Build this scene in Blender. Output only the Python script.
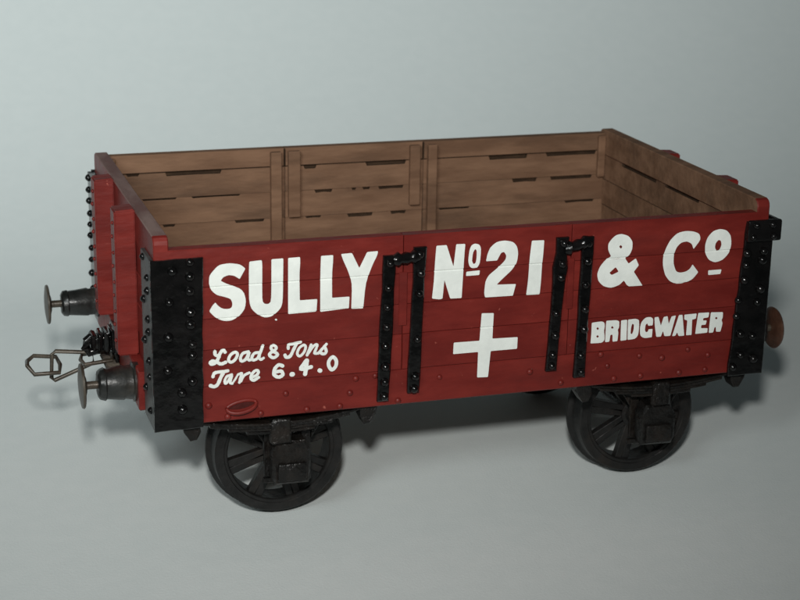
import bpy, bmesh, math, random
from mathutils import Matrix, Vector
random.seed(7)
for o in list(bpy.data.objects):
    bpy.data.objects.remove(o)
S = 0.01                                   # one millimetre of the model = 0.01 units
sc = bpy.context.scene

# ---------------------------------------------------------------- camera
cam_d = bpy.data.cameras.new('camera')
cam = bpy.data.objects.new('camera', cam_d)
sc.collection.objects.link(cam)
RIGHT = Vector((0.9530962, -0.3022813, 0.0152835))
DOWN = Vector((-0.0734192, -0.2798891, -0.9572208))
FWD = Vector((0.2936276, 0.9112015, -0.2889546))
m = Matrix(((RIGHT.x, -DOWN.x, -FWD.x), (RIGHT.y, -DOWN.y, -FWD.y), (RIGHT.z, -DOWN.z, -FWD.z))).to_4x4()
m.translation = Vector((-22.789, -140.501, 67.309)) * S
cam.matrix_world = m
cam_d.sensor_width = 36
cam_d.lens = 36 * 1685.254 / 800
cam_d.clip_start = 0.01
cam_d.clip_end = 100
cam_d.dof.use_dof = True
cam_d.dof.focus_distance = 1.60
cam_d.dof.aperture_fstop = 9.0
sc.camera = cam

# ---------------------------------------------------------------- room light, the camera's flash and an added fill
w = bpy.data.worlds.new('World'); sc.world = w; w.use_nodes = True
w.node_tree.nodes['Background'].inputs[0].default_value = (0.80, 0.95, 1.0, 1)
w.node_tree.nodes['Background'].inputs[1].default_value = 0.03
FLASH = Vector((-25, -139, 90)) * S
fl_d = bpy.data.lights.new('flash', 'SPOT')
fl = bpy.data.objects.new('flash', fl_d)
sc.collection.objects.link(fl)
fl.location = FLASH
aim = Vector((9, 18, 81)) * S
fl.rotation_euler = (aim - FLASH).to_track_quat('-Z', 'Y').to_euler()
fl_d.energy = 107
fl_d.color = (1.0, 0.985, 0.95)
fl_d.spot_size = math.radians(95)
fl_d.spot_blend = 1.0
fl_d.shadow_soft_size = 4.5 * S
# added soft fill spot, unseen, high on the left, brightens the paper behind the model
rm_d = bpy.data.lights.new('backdrop_fill', 'SPOT')
rm = bpy.data.objects.new('backdrop_fill', rm_d)
sc.collection.objects.link(rm)
rm.location = Vector((-150, -170, 190)) * S
rm.rotation_euler = (Vector((17, 188, 70)) * S - rm.location).to_track_quat('-Z', 'Y').to_euler()
rm_d.spot_size = math.radians(59); rm_d.spot_blend = 1.0; rm_d.shadow_soft_size = 0.6
rm_d.energy = 385
rm_d.color = (0.93, 1.0, 1.0)
sc.view_settings.view_transform = 'Standard'
sc.view_settings.look = 'None'
sc.view_settings.gamma = 1
sc.view_settings.exposure = 0
sc.view_settings.use_curve_mapping = False

# hand-brushed lettering: outlines in mm along the side (x) and above the table (z)
GLYPHS = {
 'SULLY': [[(8.09,26.77),(7.56,25.84),(7.09,26.19),(6.57,26.29),(6.09,26.13),(5.85,25.82),(6.24,25.56),(7.6,24.98),(7.96,24.52),(8.11,23.81),(8.0,23.06),(7.51,22.44),(6.82,22.06),(6.08,22.07),(5.41,22.39),(5.0,22.81),(4.79,23.09),(5.06,23.56),(5.35,23.86),(5.58,23.52),(6.0,23.21),(6.57,23.15),(6.84,23.31),(6.88,23.68),(6.74,24.07),(6.22,24.3),(5.49,24.52),(4.98,25.01),(4.8,25.61),(4.85,26.36),(5.33,26.91),(5.75,27.28),(6.69,27.37),(7.62,27.19)],[(8.45,27.38),(9.57,27.44),(9.62,27.03),(9.57,23.69),(9.8,23.37),(10.18,23.34),(10.42,23.63),(10.45,27.46),(11.53,27.47),(11.47,23.55),(11.3,22.91),(10.92,22.5),(10.38,22.13),(9.79,22.1),(9.16,22.42),(8.58,23.01),(8.38,23.79),(8.4,25.73),(8.4,26.48)],[(10.7,21.84),(10.83,21.93),(10.97,21.78),(10.83,21.72)],[(11.97,27.47),(13.06,27.49),(13.08,26.95),(13.0,25.92),(13.03,23.46),(14.65,23.46),(14.58,22.29),(11.95,22.26)],[(14.99,27.46),(16.12,27.46),(16.11,26.86),(16.02,25.82),(16.03,23.47),(17.67,23.46),(17.61,22.34),(14.93,22.23),(14.93,25.66)],[(16.85,27.51),(17.87,27.53),(18.57,26.08),(19.29,27.53),(20.32,27.55),(20.25,27.16),(19.81,26.31),(19.18,24.65),(18.97,22.24),(17.84,22.29),(17.9,24.74),(17.46,26.01),(17.05,26.91)]],
 'No21': [[(25.88,27.67),(26.87,27.68),(27.58,25.59),(27.8,27.7),(28.68,27.67),(28.62,26.74),(28.46,22.5),(27.34,22.53),(26.73,24.37),(26.59,22.59),(26.32,22.53),(25.56,22.67),(25.71,24.28),(25.78,26.16)],[(29.59,27.65),(30.05,27.53),(30.25,27.13),(30.17,25.74),(29.89,25.29),(29.49,25.25),(29.14,25.48),(29.0,26.05),(29.1,27.04),(29.26,27.47)],[(29.67,27.14),(29.45,26.8),(29.37,25.97),(29.54,25.68),(29.74,25.77),(29.82,26.21),(29.82,26.94)],[(28.85,25.0),(30.18,25.05),(30.14,24.6),(28.83,24.59)],[(30.76,25.87),(30.87,26.53),(31.14,27.18),(31.75,27.66),(32.56,27.75),(33.37,27.56),(33.79,27.12),(33.94,26.38),(33.82,25.49),(33.3,24.79),(32.51,24.12),(31.89,23.54),(33.82,23.46),(33.54,22.32),(30.78,22.38),(30.67,22.78),(30.75,23.91),(31.05,24.5),(31.95,25.17),(32.68,25.85),(32.76,26.29),(32.54,26.64),(32.25,26.61),(32.03,26.23),(31.86,25.87)],[(35.25,27.55),(36.49,27.51),(36.45,26.21),(36.36,25.09),(36.33,23.5),(36.24,22.27),(34.88,22.3),(35.03,23.82),(35.09,25.85)]],
 'Co': [[(44.35,27.62),(45.09,27.38),(45.55,26.8),(45.56,26.06),(45.32,25.5),(44.86,25.19),(45.25,24.64),(45.98,25.11),(46.34,24.4),(45.85,23.79),(46.19,23.31),(46.86,22.33),(45.33,22.32),(44.86,23.0),(44.4,22.57),(43.56,22.34),(42.76,22.57),(42.19,23.13),(42.03,23.84),(42.29,24.56),(42.8,25.16),(43.39,25.48),(43.05,26.11),(43.02,26.74),(43.41,27.23),(43.81,27.54)],[(44.16,26.38),(44.32,26.54),(44.51,26.36),(44.38,26.14)],[(43.3,23.86),(43.93,24.39),(44.26,23.91),(43.55,23.63)],[(52.74,26.52),(52.03,25.61),(51.81,26.17),(51.29,26.44),(50.68,26.36),(50.22,25.93),(49.96,25.2),(50.0,24.27),(50.32,23.49),(50.77,23.34),(51.38,23.41),(51.8,23.67),(52.04,24.1),(52.71,23.26),(52.13,22.57),(51.28,22.28),(50.41,22.25),(49.7,22.56),(49.17,23.22),(48.86,24.23),(48.85,25.16),(49.11,25.95),(49.49,26.67),(50.18,27.32),(51.03,27.48),(51.91,27.38),(52.55,27.11)],[(54.76,27.45),(55.47,27.27),(55.95,26.72),(56.09,25.83),(55.9,24.97),(55.26,24.31),(54.46,24.1),(53.75,24.41),(53.32,25.08),(53.23,25.91),(53.45,26.7),(54.03,27.3)],[(54.66,26.37),(54.37,26.06),(54.31,25.6),(54.56,25.23),(54.86,25.39),(55.02,25.85),(54.92,26.26)],[(53.76,23.36),(55.21,23.37),(55.12,22.91),(53.8,22.89)]],
 'BRIDGWATER': [[(41.74,19.02),(42.78,19.09),(43.08,18.91),(43.13,18.51),(43.06,18.08),(43.15,17.63),(43.16,17.15),(42.9,16.9),(41.71,16.94),(41.75,17.84)],[(42.24,18.4),(42.37,18.54),(42.54,18.37),(42.39,18.23)],[(42.26,17.6),(42.41,17.74),(42.58,17.57),(42.42,17.44)],[(43.25,19.1),(44.34,19.08),(44.62,18.92),(44.64,18.3),(44.5,18.09),(44.59,17.78),(44.53,16.94),(44.02,16.92),(43.98,17.65),(43.76,17.63),(43.68,16.95),(43.24,16.94),(43.22,18.07)],[(43.76,18.34),(43.91,18.54),(44.08,18.31),(43.93,18.24)],[(44.8,19.01),(45.44,19.03),(45.5,16.97),(44.85,16.94)],[(45.53,19.03),(46.36,19.06),(46.7,18.89),(46.76,18.22),(46.7,17.34),(46.39,17.01),(45.6,16.97)],[(46.0,18.59),(46.19,18.48),(46.18,17.89),(46.04,17.51),(45.88,17.6),(45.9,18.2)],[(48.21,18.9),(48.19,18.23),(47.71,18.23),(47.6,18.5),(47.42,18.34),(47.38,17.81),(47.52,17.58),(47.73,17.65),(47.75,17.87),(48.2,17.88),(48.18,17.03),(47.37,16.99),(46.92,17.27),(46.84,18.03),(46.94,18.65),(47.38,19.1),(47.93,19.11)],[(48.33,19.03),(48.75,19.06),(49.07,18.13),(49.31,19.0),(49.73,19.05),(49.9,18.24),(50.15,18.98),(50.62,19.05),(50.15,17.01),(49.52,17.02),(49.33,17.57),(49.14,17.01),(48.65,17.02),(48.41,18.18)],[(50.94,19.06),(51.32,19.06),(51.66,16.89),(51.05,16.91),(50.85,17.31),(50.71,16.97),(50.34,16.95)],[(51.52,19.05),(52.86,19.07),(52.8,18.54),(52.4,18.48),(52.45,16.91),(51.85,16.92),(51.88,18.44),(51.55,18.55)],[(53.02,19.1),(54.22,19.07),(54.16,18.57),(53.6,18.52),(53.58,18.3),(54.0,18.27),(53.92,17.84),(53.44,17.84),(53.42,17.52),(54.16,17.46),(54.15,17.0),(52.84,16.97),(52.91,18.0)],[(54.39,19.06),(55.71,18.98),(55.73,18.4),(55.61,18.18),(55.77,17.85),(55.58,16.98),(55.1,17.02),(55.04,17.51),(54.9,17.47),(54.79,16.96),(54.31,16.96),(54.33,17.97)],[(54.88,18.41),(55.02,18.58),(55.18,18.39),(55.04,18.27)]],
 'cross': [[(30.49,20.86),(31.7,20.79),(31.64,18.28),(34.19,18.22),(34.17,17.06),(31.51,17.06),(31.32,14.49),(30.22,14.55),(30.25,17.08),(27.76,17.08),(27.8,18.21),(30.35,18.18)]],
}
STROKES = [(0.27,0,[(5.23,19.28),(5.27,18.98),(5.58,18.84)]),(0.28,0,[(6.15,19.16),(5.96,19.36),(5.69,19.08),(5.53,18.66),(5.3,18.29),(4.96,18.14),(4.79,18.3),(5.02,18.45),(5.38,18.31),(5.75,18.11),(6.17,18.24)]),(0.25,1,[(7.09,19.08),(6.67,18.88),(6.45,18.43),(6.66,18.17),(7.03,18.38),(7.26,18.83)]),(0.25,0,[(8.27,19.01),(7.77,18.9),(7.54,18.49),(7.65,18.18),(8.04,18.37),(8.35,19.01),(8.2,18.43),(8.34,18.24),(8.57,18.34)]),(0.25,0,[(9.19,18.86),(8.8,18.81),(8.57,18.42),(8.72,18.19),(9.11,18.35),(9.34,18.84),(9.59,19.49)]),(0.23,0,[(9.34,18.84),(9.26,18.38),(9.4,18.19),(9.64,18.3)]),(0.27,0,[(5.02,16.94),(5.13,17.24),(5.44,17.34),(5.97,17.34),(6.36,17.39)]),(0.3,0,[(6.01,17.32),(5.72,16.8),(5.43,16.19),(5.11,16.0),(4.77,16.13)]),(0.22,0,[(6.72,16.98),(6.26,16.83),(6.07,16.37),(6.24,16.23),(6.72,16.94),(6.56,16.28),(6.75,16.16)]),(0.17,0,[(6.79,16.18),(7.04,16.52),(7.29,16.95)]),(0.22,0,[(7.33,16.95),(7.64,17.02),(7.52,16.63),(7.41,16.18)]),(0.22,0,[(7.55,16.27),(7.86,16.8),(8.33,17.02)]),(0.25,0,[(8.59,16.57),(9.01,16.73),(9.17,17.04),(8.93,17.2),(8.57,16.89),(8.47,16.5),(8.7,16.28),(9.17,16.52)]),(0.24,1,[(10.59,19.43),(10.34,19.23),(10.56,18.9),(10.84,19.16)]),(0.26,1,[(10.56,18.83),(10.19,18.58),(10.55,18.25),(10.95,18.51)]),(0.24,0,[(11.95,19.0),(11.98,19.35),(12.39,19.41),(13.09,19.52)]),(0.28,0,[(12.72,19.41),(12.41,18.81),(12.13,18.29),(11.78,18.18),(11.63,18.41)]),(0.22,1,[(13.4,19.22),(12.97,18.96),(12.78,18.45),(13.02,18.19),(13.4,18.54),(13.55,19.0)]),(0.24,0,[(13.7,18.22),(13.93,18.78),(14.07,19.17)]),(0.22,0,[(13.84,18.4),(14.31,19.05),(14.63,19.15),(14.56,18.82),(14.37,18.36),(14.71,18.33)]),(0.24,0,[(14.75,18.3),(15.1,18.68),(15.5,19.12)]),(0.26,0,[(15.34,18.9),(15.5,18.4),(15.25,18.2),(14.93,18.36)]),(0.3,0,[(11.41,17.39),(11.04,17.52),(10.67,17.15),(10.63,16.63),(11.03,16.37),(11.41,16.56),(11.27,16.91),(10.8,16.9)]),(0.4,0,[(12.27,16.51),(12.33,16.51)]),(0.32,0,[(13.65,17.73),(13.11,16.95),(14.07,17.06)]),(0.36,0,[(13.68,17.7),(13.6,17.08),(13.51,16.44)]),(0.36,0,[(14.87,16.65),(14.93,16.62)]),(0.3,1,[(16.12,17.84),(15.75,17.47),(15.75,16.99),(16.03,16.62),(16.38,16.93),(16.43,17.46)])]
# ---------------------------------------------------------------- materials
def mat(name, ca, cb, rough, scale=(1, 1, 1), nscale=60, bump=0.1, bscale=None, cc=None, ccamt=0.5, spec=0.5, lo=0.38, hi=0.64, rvar=0.12, speck=None):
    m = bpy.data.materials.new(name); m.use_nodes = True
    nt = m.node_tree; N = nt.nodes; K = nt.links
    b = N['Principled BSDF']
    tc = N.new('ShaderNodeTexCoord'); mp = N.new('ShaderNodeMapping'); mp.inputs['Scale'].default_value = scale
    oi = N.new('ShaderNodeObjectInfo'); ad = N.new('ShaderNodeVectorMath'); ad.operation = 'ADD'
    ml = N.new('ShaderNodeVectorMath'); ml.operation = 'SCALE'; ml.inputs['Scale'].default_value = 0.0
    K.new(tc.outputs['Object'], mp.inputs[0])
    n1 = N.new('ShaderNodeTexNoise'); n1.inputs['Scale'].default_value = nscale; n1.inputs['Detail'].default_value = 6; n1.inputs['Roughness'].default_value = 0.62
    cm = N.new('ShaderNodeCombineXYZ')
    for k in range(3): K.new(oi.outputs['Random'], cm.inputs[k])
    ml.inputs['Scale'].default_value = 3.0
    K.new(cm.outputs[0], ml.inputs[0]); K.new(mp.outputs[0], ad.inputs[0]); K.new(ml.outputs[0], ad.inputs[1])
    K.new(ad.outputs[0], n1.inputs['Vector'])
    r = N.new('ShaderNodeMapRange'); r.inputs['From Min'].default_value = lo; r.inputs['From Max'].default_value = hi
    K.new(n1.outputs['Fac'], r.inputs['Value'])
    mx = N.new('ShaderNodeMix'); mx.data_type = 'RGBA'
    mx.inputs['A'].default_value = (*ca, 1); mx.inputs['B'].default_value = (*cb, 1)
    K.new(r.outputs['Result'], mx.inputs['Factor'])
    col = mx.outputs['Result']
    if cc:
        n2 = N.new('ShaderNodeTexNoise'); n2.inputs['Scale'].default_value = nscale * 0.31; n2.inputs['Detail'].default_value = 8; n2.inputs['Roughness'].default_value = 0.7
        K.new(ad.outputs[0], n2.inputs['Vector'])
        r2 = N.new('ShaderNodeMapRange'); r2.inputs['From Min'].default_value = 0.5; r2.inputs['From Max'].default_value = 0.72; r2.inputs['To Max'].default_value = ccamt
        K.new(n2.outputs['Fac'], r2.inputs['Value'])
        m2 = N.new('ShaderNodeMix'); m2.data_type = 'RGBA'; m2.inputs['B'].default_value = (*cc, 1)
        K.new(r2.outputs['Result'], m2.inputs['Factor']); K.new(col, m2.inputs['A'])
        col = m2.outputs['Result']
    if speck:
        n4 = N.new('ShaderNodeTexNoise'); n4.inputs['Scale'].default_value = 150; n4.inputs['Detail'].default_value = 3
        K.new(tc.outputs['Object'], n4.inputs['Vector'])
        r4 = N.new('ShaderNodeMapRange'); r4.inputs['From Min'].default_value = 0.715; r4.inputs['From Max'].default_value = 0.76
        K.new(n4.outputs['Fac'], r4.inputs['Value'])
        m4 = N.new('ShaderNodeMix'); m4.data_type = 'RGBA'; m4.inputs['B'].default_value = (*speck, 1)
        K.new(r4.outputs['Result'], m4.inputs['Factor']); K.new(col, m4.inputs['A'])
        col = m4.outputs['Result']
    K.new(col, b.inputs['Base Color'])
    rr = N.new('ShaderNodeMapRange'); rr.inputs['To Min'].default_value = rough - rvar; rr.inputs['To Max'].default_value = rough + rvar
    K.new(n1.outputs['Fac'], rr.inputs['Value']); K.new(rr.outputs['Result'], b.inputs['Roughness'])
    b.inputs['Specular IOR Level'].default_value = spec
    if bump:
        n3 = N.new('ShaderNodeTexNoise'); n3.inputs['Scale'].default_value = bscale or nscale * 2; n3.inputs['Detail'].default_value = 4
        K.new(ad.outputs[0], n3.inputs['Vector'])
        bp = N.new('ShaderNodeBump'); bp.inputs['Strength'].default_value = bump; bp.inputs['Distance'].default_value = 0.004
        K.new(n3.outputs['Fac'], bp.inputs['Height']); K.new(bp.outputs[0], b.inputs['Normal'])
    return m

RED = mat('red_paint', (0.114, 0.0110, 0.0085), (0.165, 0.0170, 0.0122), 0.46, (0.35, 1, 1), 42, 0.30, 70, cc=(0.080, 0.0100, 0.0085), ccamt=0.75, spec=0.28, speck=(0.30, 0.075, 0.055))
WOOD = mat('brown_wash', (0.124, 0.066, 0.038), (0.186, 0.104, 0.062), 0.75, (0.22, 1, 1), 55, 0.25, 130, cc=(0.050, 0.030, 0.019), ccamt=0.65, spec=0.2)
WOODDK = mat('dark_gap_wood', (0.030, 0.018, 0.011), (0.050, 0.030, 0.018), 0.9, (1, 1, 1), 60, 0.1, spec=0.1)
CAP = mat('worn_end_top', (0.115, 0.055, 0.047), (0.20, 0.135, 0.118), 0.6, (1, 0.3, 1), 40, 0.2, 120, cc=(0.09, 0.05, 0.042), ccamt=0.6)
BLACK = mat('black_gloss_paint', (0.0025, 0.0025, 0.0025), (0.006, 0.0055, 0.0055), 0.19, (1, 1, 1), 50, 0.45, 60, spec=0.36, rvar=0.07)
BLACKW = mat('worn_black_paint', (0.008, 0.0085, 0.008), (0.020, 0.021, 0.020), 0.36, (1, 1, 1), 50, 0.30, 85, cc=(0.095, 0.078, 0.060), ccamt=0.45)
UNDER = mat('underframe_black', (0.004, 0.0037, 0.0035), (0.010, 0.0088, 0.0078), 0.36, (1, 1, 1), 60, 0.7, 120, cc=(0.035, 0.021, 0.013), ccamt=0.3, spec=0.32)
WHEEL = mat('wheel_dark_grey', (0.0062, 0.0062, 0.006), (0.0125, 0.012, 0.0115), 0.5, (1, 1, 1), 60, 0.25, 140, cc=(0.040, 0.026, 0.018), ccamt=0.35, spec=0.3)
STEEL = mat('dull_steel', (0.045, 0.036, 0.026), (0.085, 0.072, 0.055), 0.40, (1, 1, 1), 60, 0.15, 140, cc=(0.05, 0.03, 0.02), ccamt=0.6)
RUST = mat('rust_brown_head', (0.045, 0.020, 0.012), (0.085, 0.040, 0.024), 0.4, (1, 1, 1), 60, 0.2, 140, cc=(0.02, 0.012, 0.01), ccamt=0.6)
for mm_ in (STEEL,): mm_.node_tree.nodes['Principled BSDF'].inputs['Metallic'].default_value = 0.25
RETURN = mat('worn_grey_black', (0.026, 0.028, 0.028), (0.062, 0.066, 0.065), 0.45, (1, 1, 1), 45, 0.3, 85, cc=(0.12, 0.12, 0.115), ccamt=0.5)
DUST = mat('dusty_brown', (0.045, 0.034, 0.025), (0.13, 0.105, 0.080), 0.8, (1, 1, 1), 80, 0.6, 160, cc=(0.03, 0.02, 0.015), ccamt=0.6)
MAROON = mat('dark_maroon', (0.035, 0.007, 0.006), (0.075, 0.012, 0.010), 0.5, (1, 1, 1), 80, 0.3, 90, spec=0.25)
WHITE = mat('white_lettering', (0.68, 0.715, 0.68), (0.74, 0.775, 0.735), 0.5, (1, 1, 1), 60, 0.10, 120, cc=(0.58, 0.61, 0.58), ccamt=0.5)
PAPER = mat('grey_paper', (0.770, 0.830, 0.820), (0.790, 0.847, 0.836), 0.85, (1, 1, 1), 45, 0.10, 420, spec=0.15)

# ---------------------------------------------------------------- helpers (all sizes in mm)
BASE = Vector((31.2, 18.6, 0))
def link(name, me, parent=None, loc=(0, 0, 0)):
    o = bpy.data.objects.new(name, me); sc.collection.objects.link(o)
    if parent is not None: o.parent = parent
    o.location = loc
    return o
def finish(name, bm, mats, parent, smooth=False, ang=35):
    bmesh.ops.recalc_face_normals(bm, faces=bm.faces)
    for v in bm.verts: v.co = (v.co - BASE) * S
    me = bpy.data.meshes.new(name); bm.to_mesh(me); bm.free()
    for q in (mats if isinstance(mats, (list, tuple)) else [mats]): me.materials.append(q)
    if smooth:
        me.shade_smooth()
        me.set_sharp_from_angle(angle=math.radians(ang))
    return link(name, me, parent)
def box(bm, x0, x1, y0, y1, z0, z1, bev=0.0, seg=1):
    vs = [bm.verts.new((x, y, z)) for x in (x0, x1) for y in (y0, y1) for z in (z0, z1)]
    fs = [bm.faces.new([vs[i] for i in f]) for f in ((0, 1, 3, 2), (4, 6, 7, 5), (0, 4, 5, 1), (2, 3, 7, 6), (0, 2, 6, 4), (1, 5, 7, 3))]
    if bev:
        bmesh.ops.recalc_face_normals(bm, faces=fs)
        es = list({e for f in fs for e in f.edges})
        bmesh.ops.bevel(bm, geom=es, offset=bev, segments=seg, profile=0.5, affect='EDGES')
def prism_y(bm, pts, y0, y1, bev=0.0):
    """polygon in x,z extruded from y0 to y1"""
    a = [bm.verts.new((x, y0, z)) for x, z in pts]; b = [bm.verts.new((x, y1, z)) for x, z in pts]
    fs = [bm.faces.new(a), bm.faces.new(b[::-1])]
    n = len(pts)
    for i in range(n): fs.append(bm.faces.new((a[i], b[i], b[(i + 1) % n], a[(i + 1) % n])))
    bmesh.ops.recalc_face_normals(bm, faces=fs)
    if bev:
        bmesh.ops.bevel(bm, geom=list({e for f in fs[:2] for e in f.edges}), offset=bev, segments=1, affect='EDGES')
def lathe(bm, prof, axis, c, n=32, close=True):
    """prof: list of (along, radius) round an axis through c"""
    rings = []
    for a, r in prof:
        ring = []
        for k in range(n):
            t = 2 * math.pi * k / n; u, v = r * math.cos(t), r * math.sin(t)
            p = {'x': (a, u, v), 'y': (u, a, v), 'z': (u, v, a)}[axis]
            ring.append(bm.verts.new((c[0] + p[0], c[1] + p[1], c[2] + p[2])))
        rings.append(ring)
    for i in range(len(rings) - 1):
        for k in range(n):
            bm.faces.new((rings[i][k], rings[i][(k + 1) % n], rings[i + 1][(k + 1) % n], rings[i + 1][k]))
    if close:
        bm.faces.new(rings[0]); bm.faces.new(rings[-1])
def tube(bm, pts, r, n=8, closed=False):
    P = [Vector(p) for p in pts]; m_ = len(P); rings = []
    for i, p in enumerate(P):
        a = P[(i - 1) % m_] if closed or i else p; b = P[(i + 1) % m_] if closed or i < m_ - 1 else p
        t = (b - a).normalized(); u = t.cross(Vector((0.13, 0.21, 1))).normalized(); v = t.cross(u)
        rings.append([bm.verts.new(p + r * (math.cos(2 * math.pi * k / n) * u + math.sin(2 * math.pi * k / n) * v)) for k in range(n)])
    rg = range(m_) if closed else range(m_ - 1)
    for i in rg:
        A, B = rings[i], rings[(i + 1) % m_]
        for k in range(n): bm.faces.new((A[k], A[(k + 1) % n], B[(k + 1) % n], B[k]))
    if not closed: bm.faces.new(rings[0]); bm.faces.new(rings[-1])
def rough_up(bm, amt, seed=0):
    rnd = random.Random(seed)
    for v in bm.verts: v.co += Vector((rnd.uniform(-amt, amt), rnd.uniform(-amt, amt), rnd.uniform(-amt, amt)))

# ---------------------------------------------------------------- paper sheet, curving up behind the model
YF, RAD, ANG = 78.0, 140.0, math.radians(52)
prof = [(-260, 0)] + [(y, 0) for y in range(-200, 60, 20)]
for k in range(0, 25):
    a = ANG * k / 24; prof.append((YF + RAD * math.sin(a), RAD * (1 - math.cos(a))))
e = prof[-1]
prof += [(e[0] + math.cos(ANG) * d, e[1] + math.sin(ANG) * d) for d in (10, 25)]
bm = bmesh.new(); rows = []
xs = [-320 + 40 * k for k in range(21)]
for y, z in prof: rows.append([bm.verts.new((x, y, z)) for x in xs])
for i in range(len(rows) - 1):
    for k in range(len(xs) - 1): bm.faces.new((rows[i][k], rows[i][k + 1], rows[i + 1][k + 1], rows[i + 1][k]))
for v in bm.verts: v.co = v.co * S
me = bpy.data.meshes.new('backdrop'); bm.to_mesh(me); bm.free(); me.materials.append(PAPER); me.shade_smooth()
paper = link('backdrop', me)
paper['kind'] = 'structure'; paper['label'] = 'plain pale grey paper sheet curving up behind the model wagon'; paper['category'] = 'backdrop'

# ---------------------------------------------------------------- the wagon
wagon = bpy.data.objects.new('open_wagon', None); sc.collection.objects.link(wagon)
wagon.location = BASE * S; wagon.empty_display_size = 0.05
wagon['label'] = 'dark red model open goods wagon with white lettering and black ironwork'
wagon['category'] = 'model wagon'
L, W, T = 60.0, 37.2, 1.3
ZB, ZT, ZT2, ZE = 12.55, 28.85, 29.75, 30.1
SN = [16.0, 19.43, 22.32, 25.26, ZT]                  # plank joints, lettered side
SF = [16.0, 19.0, 21.95, 24.9, 27.7, ZT2]             # far side
SE = [16.0, 18.5, 21.4, 24.35, 27.2, ZE]              # ends

def paint(bm, axis, inner, top=None, edge=None):
    """slot 0 red, slot 1 wood on the faces that look into the body (and the top edge)"""
    cs = [v.co[axis] for v in bm.verts]; pl = max(cs) if inner > 0 else min(cs); zt = max(v.co.z for v in bm.verts)
    for f in bm.faces:
        if all(abs(v.co[axis] - pl) < 0.01 for v in f.verts): f.material_index = 1
        elif top is not None and all(v.co.z > zt - 0.12 for v in f.verts): f.material_index = top
        elif edge is not None and any(abs(v.co[axis] - pl) < 0.4 for v in f.verts): f.material_index = edge
def plank(parent, axis, a0, a1, z0, z1, b0, b1, inner, mats, notches=(), top=None, jit=0.05, bev=0.09, edge=None):
    """one board: runs a0..a1 along axis (0 = x, 1 = y), b0..b1 through its thickness; notches are worn lengths of its top edge"""
    j = random.uniform(-jit, jit); b0 += j; b1 += j
    pts = [(a0, z0), (a1, z0), (a1, z1)]
    for n0, n1, dp in sorted(notches, reverse=True):
        dp *= 0.85
        n0, n1 = max(n0, a0 + 0.3), min(n1, a1 - 0.3)
        if n1 - n0 < 0.4: continue
        pts += [(n1, z1), (n1 - 0.15, z1 - dp), ((n0 + n1) / 2, z1 - dp * random.uniform(0.7, 1.1)), (n0 + 0.15, z1 - dp), (n0, z1)]
    pts.append((a0, z1))
    bm = bmesh.new(); prism_y(bm, pts, b0, b1, 0 if notches else bev)
    if axis == 1:
        for v in bm.verts: v.co = Vector((v.co.y, v.co.x, v.co.z))
    bmesh.ops.recalc_face_normals(bm, faces=bm.faces)
    paint(bm, 1 if axis == 0 else 0, inner, top, edge)
    return finish('plank', bm, mats, parent)

# floor
bm = bmesh.new(); box(bm, T, L - T, T, W - T, 15.0, 16.0); floor_ = finish('floor', bm, WOOD, wagon)
yy = T
while yy < W - T - 0.5:
    y2 = min(yy + 3.4, W - T)
    bm = bmesh.new(); box(bm, T, L - T, yy + 0.05, y2 - 0.05, 16.0, 16.25, 0.06); finish('plank', bm, WOOD, floor_); yy = y2

# lettered side: left bay, door, right bay
XD0, XD1 = 22.75, 39.35
bm = bmesh.new(); box(bm, T, L - T, 0.45, 0.85, 15.8, ZT - 0.3); side = finish('side_wall', bm, WOODDK, wagon)
bm = bmesh.new(); box(bm, XD0 + 0.1, XD1 - 0.1, 0.30, 0.44, 16.05, ZT - 0.35); door = finish('drop_door', bm, WOODDK, wagon)
for k in range(4):
    for par, a0, a1 in ((side, 0.05, XD0), (door, XD0 + 0.05, XD1 - 0.05), (side, XD1, L - 0.05)):
        plank(par, 0, a0, a1, SN[k] + 0.01, SN[k + 1] - 0.01, 0.0, T, 1, [RED, WOOD], jit=0.025, bev=0.065)
# raised edge strips of the door between the irons
for x0, x1, z0, z1 in ((22.35, 23.15, 20.3, 25.4), (39.0, 39.65, 20.6, 25.6)):
    bm = bmesh.new(); box(bm, x0, x1, -0.14, 0.1, z0, z1, 0.06); finish('door_edge_strip', bm, RED, wagon)

# far side, wood inside, with worn joints
IPX = [108, 276, 434, 599]; IX = [1.3, 19.4, 37.6, 58.7]
def fx(p):
    for i in range(3):
        if p <= IPX[i + 1] or i == 2: return IX[i] + (p - IPX[i]) * (IX[i + 1] - IX[i]) / (IPX[i + 1] - IPX[i])
NOT = {4: [(125, 138, .25), (164, 221, .42), (304, 317, .4), (366, 407, .42), (487, 524, .5), (542, 591, .42)],
       3: [(140, 175, .2), (190, 240, .2), (315, 333, .4), (352, 357, .35), (363, 371, .3), (379, 405, .38), (510, 534, .48), (547, 588, .42)],
       2: [(160, 173, .3), (234, 265, .32), (306, 322, .25), (348, 374, .42), (392, 408, .4), (441, 470, .2), (562, 591, .3)],
       1: [(200, 230, .3), (480, 520, .3)]}
bm = bmesh.new(); box(bm, T, L - T, W - 0.85, W - 0.45, 15.8, ZT2 - 0.3); side2 = finish('side_wall', bm, WOODDK, wagon)
for k in range(5):
    for a0, a1 in ((0.05, 20.5), (20.55, 36.5), (36.55, L - 0.05)):
        nn = [(fx(p0), fx(p1), d) for p0, p1, d in NOT.get(k + 1, [])]
        nn = [q for q in nn if q[0] >= a0 and q[1] <= a1]
        plank(side2, 0, a0, a1, SF[k] + 0.02, SF[k + 1] - 0.02, W - T, W, -1, [RED, WOOD, WOODDK], notches=nn, top=1, jit=0.06, edge=2)
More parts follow.
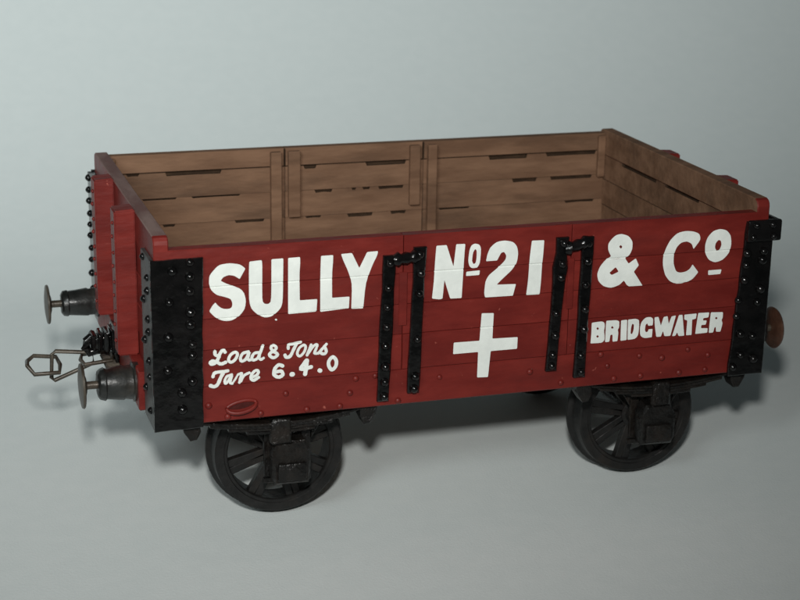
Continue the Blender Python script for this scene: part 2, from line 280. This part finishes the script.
for x0, x1, z0, d in ((18.85, 20.05, 16.3, 0.75), (20.85, 22.2, 22.0, 0.55), (34.85, 36.05, 22.6, 0.6), (36.95, 38.0, 16.3, 0.75)):
    bm = bmesh.new(); box(bm, x0, x1, W - T - d, W - T + 0.05, z0, 29.45, 0.08); finish('inside_post', bm, WOOD, wagon)
for x0, x1 in ((T, T + 0.7), (L - T - 0.9, L - T)):
    bm = bmesh.new(); box(bm, x0, x1, W - T - 0.55, W - T + 0.05, 24.6, 29.5, 0.1); finish('inside_post', bm, WOOD, wagon)

# ends
for x0, inner in ((0.0, 1), (L - T, -1)):
    bm = bmesh.new(); box(bm, x0 + 0.45, x0 + 0.85, 0.3, W - 0.3, 15.8, ZE - 0.3); end = finish('end_wall', bm, WOODDK, wagon)
    for k in range(5):
        nn = []
        if k == 3 and inner < 0: nn = [(12, 20, .3), (22, 31, .42)]
        if k == 2 and inner < 0: nn = [(8, 11, .2)]
        if k < 4:
            plank(end, 1, T + 0.02, W - T - 0.02, SE[k] + 0.02, SE[k + 1] - 0.02, x0, x0 + T, inner, [RED, WOOD, WOODDK], notches=nn, jit=0.05, edge=2)
        else:
            # top board runs over the sides, with rounded corners
            cr = [(0, 0.75), (0.08, 0.4), (0.28, 0.13), (0.6, 0.0)]
            pts = [(0, SE[4]), (W, SE[4])] + [(W - a, ZE - d) for a, d in cr] + [(a, ZE - d) for a, d in cr[::-1]]
            bm = bmesh.new(); prism_y(bm, pts, x0 - 0.02, x0 + T + 0.02, 0.09)
            for v in bm.verts: v.co = Vector((v.co.y, v.co.x, v.co.z))
            xin = x0 + T + 0.02 if inner > 0 else x0 - 0.02
            for f in bm.faces:
                if all(abs(v.co.x - xin) < 0.01 for v in f.verts): f.material_index = 1
                elif all(v.co.z > ZE - 0.2 for v in f.verts) and f.calc_center_median().y > 1.2: f.material_index = 2 if x0 < 1 else 1
            finish('plank', bm, [RED, WOOD, CAP], end)

# solebars and headstocks
def rivet_mesh(name, r, h, mt):
    bm = bmesh.new(); n = 10
    pr = [(0, r), (h * 0.35, r * 0.97), (h * 0.75, r * 0.66), (h, r * 0.2)]
    lathe(bm, [(-a, q) for a, q in pr], 'y', (0, 0, 0), n)
    bmesh.ops.recalc_face_normals(bm, faces=bm.faces)
    for v in bm.verts: v.co = v.co * S
    me = bpy.data.meshes.new(name); bm.to_mesh(me); bm.free(); me.materials.append(mt); me.shade_smooth()
    return me
RIV = rivet_mesh('rivet', 0.30, 0.24, RED)
BOLT = rivet_mesh('bolt', 0.44, 0.46, BLACK)
RBOLT = rivet_mesh('bolt', 0.30, 0.30, RED)
def stud(name, me, p, parent, rz=0.0, s=1.0):
    o = link(name, me, parent, (Vector(p) - BASE) * S)
    o.rotation_euler = (0, 0, rz); s *= random.uniform(0.88, 1.1); o.scale = (s, s, s)
    return o
sol = []
for y0, y1 in ((0.06, 2.0), (W - 2.0, W - 0.06)):
    bm = bmesh.new(); box(bm, 0.6, L - 0.6, y0, y1, ZB, 15.97, 0.1); sol.append(finish('solebar', bm, RED, wagon))
for x, z in ((11.73, 14.68), (16.84, 12.95), (17.79, 14.16), (13.7, 12.95), (9.39, 12.98), (6.33, 12.95), (4.6, 14.19), (18.35, 15.5), (42.89, 15.7), (43.66, 14.47), (44.42, 13.1), (47.24, 13.12), (49.43, 14.78), (51.38, 13.09), (54.43, 14.65), (54.22, 13.15), (22.45, 12.95), (20.2, 15.6), (38.85, 13.18), (47.0, 15.2), (52.2, 15.4), (26.5, 14.9), (35.6, 14.6)):
    stud('rivet', RIV, (x, 0.07, z), sol[0])
# tie loop on the lettered side
bm = bmesh.new()
tube(bm, [(7.6 + 1.35 * math.cos(t_), 0.08 - 0.42 * max(0, 0.25 - math.sin(t_)), 13.88 + 0.46 * math.sin(t_) + 0.2 * math.cos(t_)) for t_ in [2 * math.pi * k / 20 for k in range(20)]], 0.2, 8, True)
loop = finish('tie_loop', bm, RED, wagon, True, 50)
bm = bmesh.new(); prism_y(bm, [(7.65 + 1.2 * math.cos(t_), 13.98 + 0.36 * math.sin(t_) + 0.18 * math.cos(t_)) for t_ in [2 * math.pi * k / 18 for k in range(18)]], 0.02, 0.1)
finish('dark_oval', bm, MAROON, loop)  # flat dark maroon oval inside the loop

for x0, x1 in ((-0.9, 0.6), (L - 0.6, L + 0.9)):
    bm = bmesh.new(); box(bm, x0, x1, 4.9, W - 4.9, ZB - 0.1, 16.2, 0.12); hs = finish('headstock', bm, RED, wagon)
# dark underside between the frames
bm = bmesh.new(); box(bm, 1.0, L - 1.0, 10.5, 12.0, 12.9, 15.0); box(bm, 1.0, L - 1.0, W - 12.0, W - 10.5, 12.9, 15.0)
finish('underframe_beam', bm, UNDER, wagon)

# corner plates: black angle irons with bolts
BL = [(1.51, 27.08), (3.06, 27.8), (3.03, 26.5), (1.19, 24.28), (3.0, 25.16), (3.03, 23.24), (3.0, 22.11), (1.05, 21.07), (3.15, 20.22), (3.13, 19.24), (0.92, 18.0), (3.08, 16.81), (2.12, 15.81), (2.14, 14.22)]
BR = [(57.63, 24.9), (59.45, 25.0), (57.62, 23.7), (59.36, 24.12), (57.55, 22.22), (59.39, 21.19), (57.06, 20.22), (59.16, 19.85), (56.98, 18.59), (57.57, 16.68), (58.92, 16.36), (57.75, 14.51), (57.0, 13.3), (59.2, 14.0)]
for left in (True, False):
    for near in (True, False):
        bm = bmesh.new()
        y0, y1 = (-0.42, -0.02) if near else (W + 0.02, W + 0.42)
        if left: pts = [(-0.38, 12.25), (4.0, 12.3), (4.12, 20.0), (4.22, 28.1), (-0.38, 28.1)]
        else: pts = [(56.55, 12.35), (60.38, 12.35), (60.38, 28.0), (57.5, 28.0), (57.0, 20.0)]
        rp = []
        for q0, q1 in zip(pts, pts[1:] + pts[:1]):
            nn = max(1, int((Vector(q1) - Vector(q0)).length / 1.1))
            for t_ in range(nn):
                v_ = Vector(q0).lerp(Vector(q1), t_ / nn); wob = 0.06 if 0.3 < v_.x < L - 0.3 else 0.02
                rp.append((v_.x + random.uniform(-wob, wob), v_.y + random.uniform(-wob, wob)))
        prism_y(bm, rp, y0, y1, 0.07)
        pl = finish('corner_plate', bm, BLACK, wagon)
        th = 0.40 if near else 0.80
        xa, xb = (-th, 0.0) if left else (L, L + th)
        ya, yb = (0.0, 4.7) if near else (W - 4.7, W - 0.0)
        bm = bmesh.new(); box(bm, xa, xb, ya, yb, 12.3, 28.0, 0.05); finish('plate_return', bm, RETURN if near else BLACK, pl)
        if near:
            for x, z in (BL if left else BR): stud('bolt', BOLT, (x, -0.41, z), pl)
        rz = -math.pi / 2 if left else math.pi / 2
        zl = (27.6, 26.2, 25.0, 23.7, 22.4, 21.2, 19.9, 18.5, 17.0, 15.4, 13.8)
        for i, z in enumerate(zl):
            if near: yl = 1.2 if i % 3 else 3.2
            else: yl = W - 0.9 if i % 3 else W - 1.3
            stud('bolt', BOLT, ((-th + 0.01 if left else L + th - 0.01), yl, z), pl, rz, 0.8 if near else 0.85)
# thick strap over the right-hand corner
bm = bmesh.new(); box(bm, 57.35, 61.0, -0.95, -0.40, 26.1, 28.25, 0.22, 2); box(bm, 60.39, 61.05, -0.9, 3.5, 26.2, 28.2, 0.2)
st = finish('corner_strap', bm, BLACK, wagon, True, 40)
for x, z in ((58.16, 27.75), (59.91, 27.75), (57.9, 26.6), (60.1, 26.6)): stud('bolt', BOLT, (x, -0.93, z), st, 0, 0.8)

# end stanchions
for left in (True, False):
    for yc in (11.0, 24.2):
        bm = bmesh.new()
        xo, xi = (-1.95, -0.03) if left else (L + 1.95, L + 0.03)
        z0, z1 = (16.25, 30.3) if left else (16.25, 29.85)
        vs = [bm.verts.new(p) for p in ((xi, yc - 1.2, z0), (xi, yc + 1.2, z0), (xo, yc + 1.2, z0), (xo, yc - 1.2, z0), (xi, yc - 1.2, z1), (xi, yc + 1.2, z1), (xo * 1.0, yc + 1.2, z1 - 0.12), (xo, yc - 1.2, z1 - 0.12))]
        for f in ((0, 1, 2, 3), (4, 7, 6, 5), (0, 3, 7, 4), (1, 5, 6, 2), (0, 4, 5, 1), (3, 2, 6, 7)): bm.faces.new([vs[i] for i in f])
        bmesh.ops.recalc_face_normals(bm, faces=bm.faces)
        bmesh.ops.bevel(bm, geom=bm.edges[:], offset=0.13, segments=2, affect='EDGES')
        sp = finish('end_stanchion', bm, RED, wagon)
        for i in range(9):
            stud('bolt', RBOLT, (xo, yc + (0.3 if i % 2 else -0.25), 28.9 - 1.42 * i), sp, s=0.7, rz= -math.pi / 2 if left else math.pi / 2)

# door irons
def iron(xt, zt, xb, zb, wd, bolts, bulge=None):
    bm = bmesh.new(); n = 9; l, r = [], []
    rnd = random.Random(int(xt * 100))
    for k in range(n + 1):
        t = k / n; x = xt + (xb - xt) * t; z = zt + (zb - zt) * t
        hw = wd / 2 + rnd.uniform(-0.05, 0.06) + (0.22 if bulge and abs(z - bulge) < 0.9 else 0)
        l.append((x - hw, z)); r.append((x + hw, z))
    prism_y(bm, l + r[::-1], -0.52, 0.04, 0.12)
    o = finish('door_iron', bm, BLACK, wagon, True, 40)
    for z in bolts:
        t = (z - zt) / (zb - zt); stud('bolt', BOLT, (xt + (xb - xt) * t + rnd.uniform(-0.1, 0.1), -0.5, z), o, 0, 0.95)
iron(21.35, 27.15, 20.85, 13.2, 1.15, (26.4, 24.1, 22.3, 20.4, 18.6, 16.6, 15.1, 13.7))
iron(24.25, 27.75, 23.8, 13.75, 1.12, (27.1, 25.3, 23.4, 19.0, 15.4, 14.2))
iron(38.25, 27.75, 37.6, 14.65, 1.12, (27.2, 25.2, 23.9, 20.4, 18.2, 16.3, 15.2), 24.9)
iron(40.85, 27.65, 40.55, 13.75, 1.12, (27.0, 25.3, 23.0, 20.6, 18.6, 16.0, 14.3))
for x0, x1, z0, z1 in ((21.6, 24.1, 26.7, 26.95), (38.4, 40.8, 26.6, 27.25)):
    bm = bmesh.new()
    lathe(bm, [(0, 0.45), (0.5, 0.68), (0.75, 0.46), (1.3, 0.58), (1.7, 0.46), (x1 - x0 - 0.5, 0.68), (x1 - x0, 0.45)], 'x', (0, 0, 0), 12)
    for v in bm.verts: v.co = Vector((v.co.x + x0, v.co.y - 0.42, v.co.z + z0 + (z1 - z0) * v.co.x / (x1 - x0)))
    rough_up(bm, 0.04, int(x0)); finish('door_hinge_pin', bm, BLACK, wagon, True, 60)

# ---------------------------------------------------------------- white lettering, brushed over the planks
def soften(p):
    """round gentle bends, keep real corners nearly sharp"""
    out = []; n = len(p)
    for i in range(n):
        a, v, c = Vector(p[i - 1]), Vector(p[i]), Vector(p[(i + 1) % n])
        l1, l2 = (a - v).length, (c - v).length
        turn = abs((v - a).angle(c - v)) if l1 > 1e-6 and l2 > 1e-6 else 0
        if turn < 1.0: d1, d2 = 0.32 * l1, 0.32 * l2
        else: d1, d2 = min(0.09, 0.3 * l1), min(0.09, 0.3 * l2)
        q0 = v + (a - v) * (d1 / max(l1, 1e-6)); q1 = v + (c - v) * (d2 / max(l2, 1e-6)); m_ = (q0 + q1) * 0.25 + v * 0.5
        out += [q0, m_, q1]
    return out
def flat_letters(name, rings, depth):
    cu = bpy.data.curves.new(name, 'CURVE'); cu.dimensions = '2D'; cu.fill_mode = 'BOTH'
    for rg in rings:
        pts = soften(rg); s_ = cu.splines.new('POLY'); s_.points.add(len(pts) - 1); s_.use_cyclic_u = True
        for q, v in zip(s_.points, pts): q.co = (v[0], v[1], 0, 1)
    tmp = bpy.data.objects.new(name, cu); sc.collection.objects.link(tmp)
    dg = bpy.context.evaluated_depsgraph_get(); me = bpy.data.meshes.new_from_object(tmp.evaluated_get(dg))
    bpy.data.objects.remove(tmp)
    bm = bmesh.new(); bm.from_mesh(me)
    for v in bm.verts: v.co = Vector((v.co.x, depth, v.co.y))
    return bm
def paint_letters(name, label, bm, extra=0):
    for zs in SN[1:4]:
        for d in (-0.10, 0.0, 0.10):
            bmesh.ops.bisect_plane(bm, geom=bm.verts[:] + bm.edges[:] + bm.faces[:], plane_co=(0, 0, zs + d), plane_no=(0, 0, 1), dist=1e-5)
    for v in bm.verts:
        for zs in SN[1:4]:
            if abs(v.co.z - zs) < 0.02: v.co.y += 0.075
    for f in bm.faces:
        f.normal_update()
        if f.normal.y > 0: f.normal_flip()
    for v in bm.verts: v.co = (v.co - BASE) * S
    me = bpy.data.meshes.new(name); bm.to_mesh(me); bm.free(); me.materials.append(WHITE)
    o = link(name, me, wagon); o['label'] = label
    return o
LAB = {'SULLY': 'white block letters SULLY', 'No21': 'white block letters No 21', 'Co': 'white block letters & Co', 'BRIDGWATER': 'small white block letters BRIDGWATER', 'cross': 'white upright cross'}
for kname, rings in GLYPHS.items():
    paint_letters('painted_cross' if kname == 'cross' else 'painted_lettering', LAB[kname], flat_letters(kname, rings, -0.045))
def catmull(p, closed, n=5):
    out = []; m_ = len(p)
    for i in range(m_ if closed else m_ - 1):
        g = (lambda k: Vector(p[k % m_])) if closed else (lambda k: Vector(p[max(0, min(m_ - 1, k))]))
        a, b, c, d = g(i - 1), g(i), g(i + 1), g(i + 2)
        for k in range(n):
            t = k / n
            out.append(0.5 * ((2 * b) + (c - a) * t + (2 * a - 5 * b + 4 * c - d) * t * t + (3 * b - a - 3 * c + d) * t ** 3))
    if not closed: out.append(Vector(p[-1]))
    return out
bm = bmesh.new()
for i, (wd, cl, pts) in enumerate(STROKES):
    y = -0.04 - 0.0006 * i; c = catmull(pts, cl); n = len(c); le, ri = [], []; hw = wd * 0.57
    for k in range(n):
        a = c[(k - 1) % n] if cl or k else c[k]; b = c[(k + 1) % n] if cl or k < n - 1 else c[k]
        t = (b - a).normalized(); q = Vector((-t.y, t.x)) * hw * (1 if cl else random.uniform(0.9, 1.08))
        yk = y - 0.0022 * k
        le.append(bm.verts.new((c[k].x + q.x, yk, c[k].y + q.y))); ri.append(bm.verts.new((c[k].x - q.x, yk, c[k].y - q.y)))
    for k in range(n if cl else n - 1): bm.faces.new((le[k], le[(k + 1) % n], ri[(k + 1) % n], ri[k]))
    if not cl:
        for k, sg in ((0, -1), (n - 1, 1)):
            t = (c[1] - c[0] if k == 0 else c[-1] - c[-2]).normalized() * sg; q = Vector((-t.y, t.x))
            arc = [bm.verts.new((c[k].x + hw * (math.cos(a_) * q.x + math.sin(a_) * t.x), y - 0.0022 * k - 0.001, c[k].y + hw * (math.cos(a_) * q.y + math.sin(a_) * t.y))) for a_ in [math.pi * j / 7 for j in range(8)]]
            bm.faces.new(arc)
paint_letters('painted_lettering', 'white script Load 8 Tons Tare 6.4.0', bm)

# ---------------------------------------------------------------- wheels, axle guards, springs
XW, YW, RT, RFL = (12.5, 49.95), 5.85, 6.27, 6.77
ZA = RFL
def ring_lathe(bm, prof, c, n=48):
    rings = []
    for y, r in prof:
        rings.append([bm.verts.new((c[0] + r * math.cos(2 * math.pi * k / n), c[1] + y, c[2] + r * math.sin(2 * math.pi * k / n))) for k in range(n)])
    for i in range(len(rings)):
        A, B = rings[i], rings[(i + 1) % len(rings)]
        for k in range(n): bm.faces.new((A[k], A[(k + 1) % n], B[(k + 1) % n], B[k]))
for iw, xw in enumerate(XW):
    bm = bmesh.new(); lathe(bm, [(4.2, 0.55), (W - 4.2, 0.55)], 'y', (xw, 0, ZA), 14); finish('axle', bm, UNDER, wagon, True)
    for near in (True, False):
        sg = 1 if near else -1; yf = YW if near else W - 3.4
        bm = bmesh.new()
        ring_lathe(bm, [(sg * y, r) for y, r in ((0.25, 5.0), (0.1, 5.1), (0.08, 5.35), (0.0, 5.42), (0.0, 6.12), (0.12, 6.27), (1.75, 6.34), (1.95, 6.45), (2.15, 6.72), (2.35, 6.77), (2.6, 6.7), (2.7, 6.4), (2.7, 5.1), (2.5, 5.0))], (xw, yf, ZA), 56)
        wh = finish('wheel', bm, WHEEL, wagon, True, 25)
        bm = bmesh.new(); lathe(bm, [(sg * y, r) for y, r in ((-0.35, 0.7), (-0.3, 0.95), (0.2, 1.15), (0.3, 1.5), (2.2, 1.5), (2.3, 1.0))], 'y', (xw, yf, ZA), 20); finish('hub', bm, WHEEL, wh, True)
        for k in range(8):
            a = 2 * math.pi * k / 8 + 0.3 + 0.25 * iw
            for off in (-0.17, 0.17):
                bm = bmesh.new()
                ca, sa = math.cos(a + off), math.sin(a + off); c2, s2 = math.cos(a + off * 0.45), math.sin(a + off * 0.45)
                p0 = Vector((1.3 * ca, 0, 1.3 * sa)); p1 = Vector((5.15 * c2, 0, 5.15 * s2)); t = (p1 - p0).normalized(); q = Vector((-t.z, 0, t.x)) * 0.36
                prism_y(bm, [((p + s__ * q).x + xw, (p + s__ * q).z + ZA) for p, s__ in ((p0, 1), (p0, -1), (p1, -1), (p1, 1))], min(yf + sg * 0.45, yf + sg * 1.3), max(yf + sg * 0.45, yf + sg * 1.3), 0.06)
                finish('spoke', bm, WHEEL, wh)
        def Y(a, b): return (a, b) if near else (W - b, W - a)
        # axle guard: a W-shaped plate
        bm = bmesh.new(); y0, y1 = Y(2.75, 3.15)
        for s_ in (-1, 1):
            prism_y(bm, [(xw + s_ * 1.35, 12.7), (xw + s_ * 2.3, 12.7), (xw + s_ * 2.2, 5.6), (xw + s_ * 1.35, 5.4)], y0, y1, 0.05)
            prism_y(bm, [(xw + s_ * 2.31, 9.0), (xw + s_ * 4.6, 12.7), (xw + s_ * 3.5, 12.7), (xw + s_ * 2.31, 10.6)], y0, y1, 0.05)
        prism_y(bm, [(xw - 5.4, 11.9), (xw - 5.4, 12.5), (xw + 5.4, 12.5), (xw + 5.4, 11.9)], y0 + 0.5, y1 + 0.5, 0.05)  # backing strip added to stop light leaking above the spring
        prism_y(bm, [(xw - 1.34, 11.4), (xw - 1.34, 12.7), (xw + 1.34, 12.7), (xw + 1.34, 11.4)], y0, y1, 0.05)
        prism_y(bm, [(xw - 2.3, 4.9), (xw - 2.3, 5.38), (xw + 2.3, 5.38), (xw + 2.3, 4.9)], y0, y1, 0.05)
        finish('axle_guard', bm, UNDER, wagon)
        # axle box
        bm = bmesh.new(); y0, y1 = Y(0.9, 2.74)
        prism_y(bm, [(xw - 1.6, 5.3), (xw + 1.6, 5.3), (xw + 1.85, 6.0), (xw + 1.85, 8.4), (xw + 1.3, 9.6), (xw - 1.3, 9.6), (xw - 1.85, 8.4), (xw - 1.85, 6.0)], y0, y1, 0.25)
        rough_up(bm, 0.08, iw); ab = finish('axle_box', bm, UNDER, wagon, True, 30)
        bm = bmesh.new(); y0, y1 = Y(0.55, 1.0); box(bm, xw - 1.35, xw + 1.35, y0, y1, 5.7, 7.5, 0.18, 2); box(bm, xw - 1.9, xw + 1.9, Y(1.2, 2.0)[0], Y(1.2, 2.0)[1], 7.75, 8.15, 0.1)
        finish('cover', bm, UNDER, ab, True, 30)
        # leaf spring
        y0, y1 = Y(0.75, 2.2); xs0 = xw - 1.05 if iw == 0 else xw + 0.05
        lf = None
        for k in range(4):
            hl = 8.3 - 1.7 * k; n = 10; up, dn = [], []
            for j in range(n + 1):
                x = -hl + 2 * hl * j / n; z = 11.55 + 0.85 * (x / 8.3) ** 2 - 0.27 * k + 0.1
                up.append((xs0 + x, z)); dn.append((xs0 + x, z - 0.26))
            bm = bmesh.new(); prism_y(bm, dn + up[::-1], y0 + random.uniform(-.04, .04), y1, 0.04)
            if lf is None:
                lf = finish('leaf_spring', bm, UNDER, wagon)
            else: finish('leaf', bm, UNDER, lf)
        bm = bmesh.new(); a, b = Y(0.55, 2.4); box(bm, xs0 - 0.95, xs0 + 0.95, a, b, 9.5, 12.0, 0.22, 2); rough_up(bm, 0.08, 3); finish('buckle', bm, UNDER, lf, True, 30)
        for s_ in (-1, 1):
            bm = bmesh.new(); a, b = Y(0.6, 2.3)
            prism_y(bm, [(xs0 + s_ * 7.6, 12.54), (xs0 + s_ * 9.25, 12.54), (xs0 + s_ * 9.0, 11.6), (xs0 + s_ * 8.5, 10.7), (xs0 + s_ * 7.9, 10.75), (xs0 + s_ * 7.5, 11.5)], a, b, 0.12)
            rough_up(bm, 0.06, s_ + 5); shoe = finish('spring_shoe', bm, UNDER, lf, True, 30)

# ---------------------------------------------------------------- buffers
def buffer(x0, d, y, z, r, ln, head_mat, rh, s=1.0):
    bm = bmesh.new(); X = lambda a: d * a
    lathe(bm, [(X(-0.4), r + 0.25), (X(0.15), r + 0.32), (X(0.3), r + 0.05), (X(0.9), r), (X(1.1), r + 0.08), (X(ln - 0.75), r - 0.12), (X(ln - 0.62), r + 0.0), (X(ln - 0.2), r - 0.1), (X(ln), r - 0.35), (X(ln), 0.5)], 'x', (x0, y, z), 28)
    rough_up(bm, 0.035, int(y)); o = finish('buffer', bm, BLACKW, wagon, True, 40)
    bm = bmesh.new(); lathe(bm, [(X(ln - 0.2), 0.38), (X(ln + 1.25), 0.38)], 'x', (x0, y, z), 14); finish('ram', bm, STEEL, o, True)
    e_ = ln + 1.15
    bm = bmesh.new(); lathe(bm, [(X(e_ - 0.12), 0.75), (X(e_), 1.1), (X(e_ + 0.12), rh - 0.1), (X(e_ + 0.22), rh), (X(e_ + 0.38), rh - 0.08), (X(e_ + 0.5), rh * 0.6), (X(e_ + 0.55), rh * 0.15)], 'x', (x0, y, z), 32)
    finish('head', bm, head_mat, o, True, 50)
buffer(-0.9, -1, 7.5, 14.45, 1.55, 3.4, STEEL, 2.15)
buffer(-0.9, -1, 32.0, 15.1, 1.4, 3.8, STEEL, 2.1)
buffer(L + 0.9, 1, 7.2, 14.35, 1.8, 3.4, RUST, 2.2)
buffer(L + 0.9, 1, 31.5, 14.6, 1.8, 3.4, RUST, 2.2)

# ---------------------------------------------------------------- draw hook and coupling links
for left in (True, False):
    d = -1 if left else 1; x0 = 0 if left else L
    bm = bmesh.new(); box(bm, min(x0 + d * 0.9, x0 + d * 1.3), max(x0 + d * 0.9, x0 + d * 1.3), 16.6, 20.4, 13.2, 16.6, 0.12)
    hk = finish('draw_hook', bm, BLACK, wagon)
    bm = bmesh.new(); n = 12
    pts = [(x0 + d * 1.2, 18.4, 14.9), (x0 + d * 2.1, 18.4, 14.8), (x0 + d * 2.9, 18.4, 14.2), (x0 + d * 3.6, 18.4, 14.0), (x0 + d * 3.95, 18.4, 14.5), (x0 + d * 3.8, 18.4, 15.2), (x0 + d * 3.3, 18.4, 15.6)]
    tube(bm, pts, 0.48, 10); finish('hook', bm, BLACK, hk, True, 50)
    bm = bmesh.new()
    for k in range(4):
        box(bm, min(x0 + d * (1.1 + 0.62 * k), x0 + d * (1.62 + 0.62 * k)), max(x0 + d * (1.1 + 0.62 * k), x0 + d * (1.62 + 0.62 * k)), 17.1 + 0.12 * k, 19.7 - 0.12 * k, 14.1 + 0.1 * k, 16.4 - 0.14 * k, 0.2, 2)
    box(bm, min(x0 + d * 1.0, x0 + d * 3.3), max(x0 + d * 1.0, x0 + d * 3.3), 17.5, 19.2, 14.5, 15.7, 0.2)
    rough_up(bm, 0.09, 4); finish('hook_casting', bm, BLACK, hk, True, 50)
    bm = bmesh.new(); box(bm, min(x0 + d * 0.9, x0 + d * 2.3), max(x0 + d * 0.9, x0 + d * 2.3), 14.8, 20.6, 12.7, 13.25, 0.15, 2); rough_up(bm, 0.08, 9)
    finish('draw_plate', bm, DUST, hk, True, 40)
bm = bmesh.new(); tube(bm, [(-3.3, 18.4, 13.95), (-6.9, 18.4, 14.4), (-7.25, 18.4, 14.1), (-7.38, 18.4, 11.7), (-7.1, 18.4, 11.4), (-3.2, 18.4, 12.9)], 0.21, 8, True)
cp = finish('coupling_link', bm, STEEL, wagon, True, 50)
bm = bmesh.new(); tube(bm, [(-6.75, 16.7, 12.75), (-9.15, 16.6, 12.8), (-9.75, 17.2, 13.55), (-9.55, 19.6, 13.2), (-8.85, 20.2, 13.5), (-6.7, 20.1, 13.25), (-6.5, 18.4, 13.0)], 0.21, 8, True)
finish('coupling_link', bm, STEEL, wagon, True, 50)
bm = bmesh.new(); tube(bm, [(-1.6, 17.2, 13.4), (-4.2, 17.1, 13.2), (-4.5, 18.4, 13.3), (-4.2, 19.7, 13.4), (-1.6, 19.6, 13.6), (-1.4, 18.4, 13.5)], 0.21, 8, True)
finish('coupling_link', bm, STEEL, wagon, True, 50)
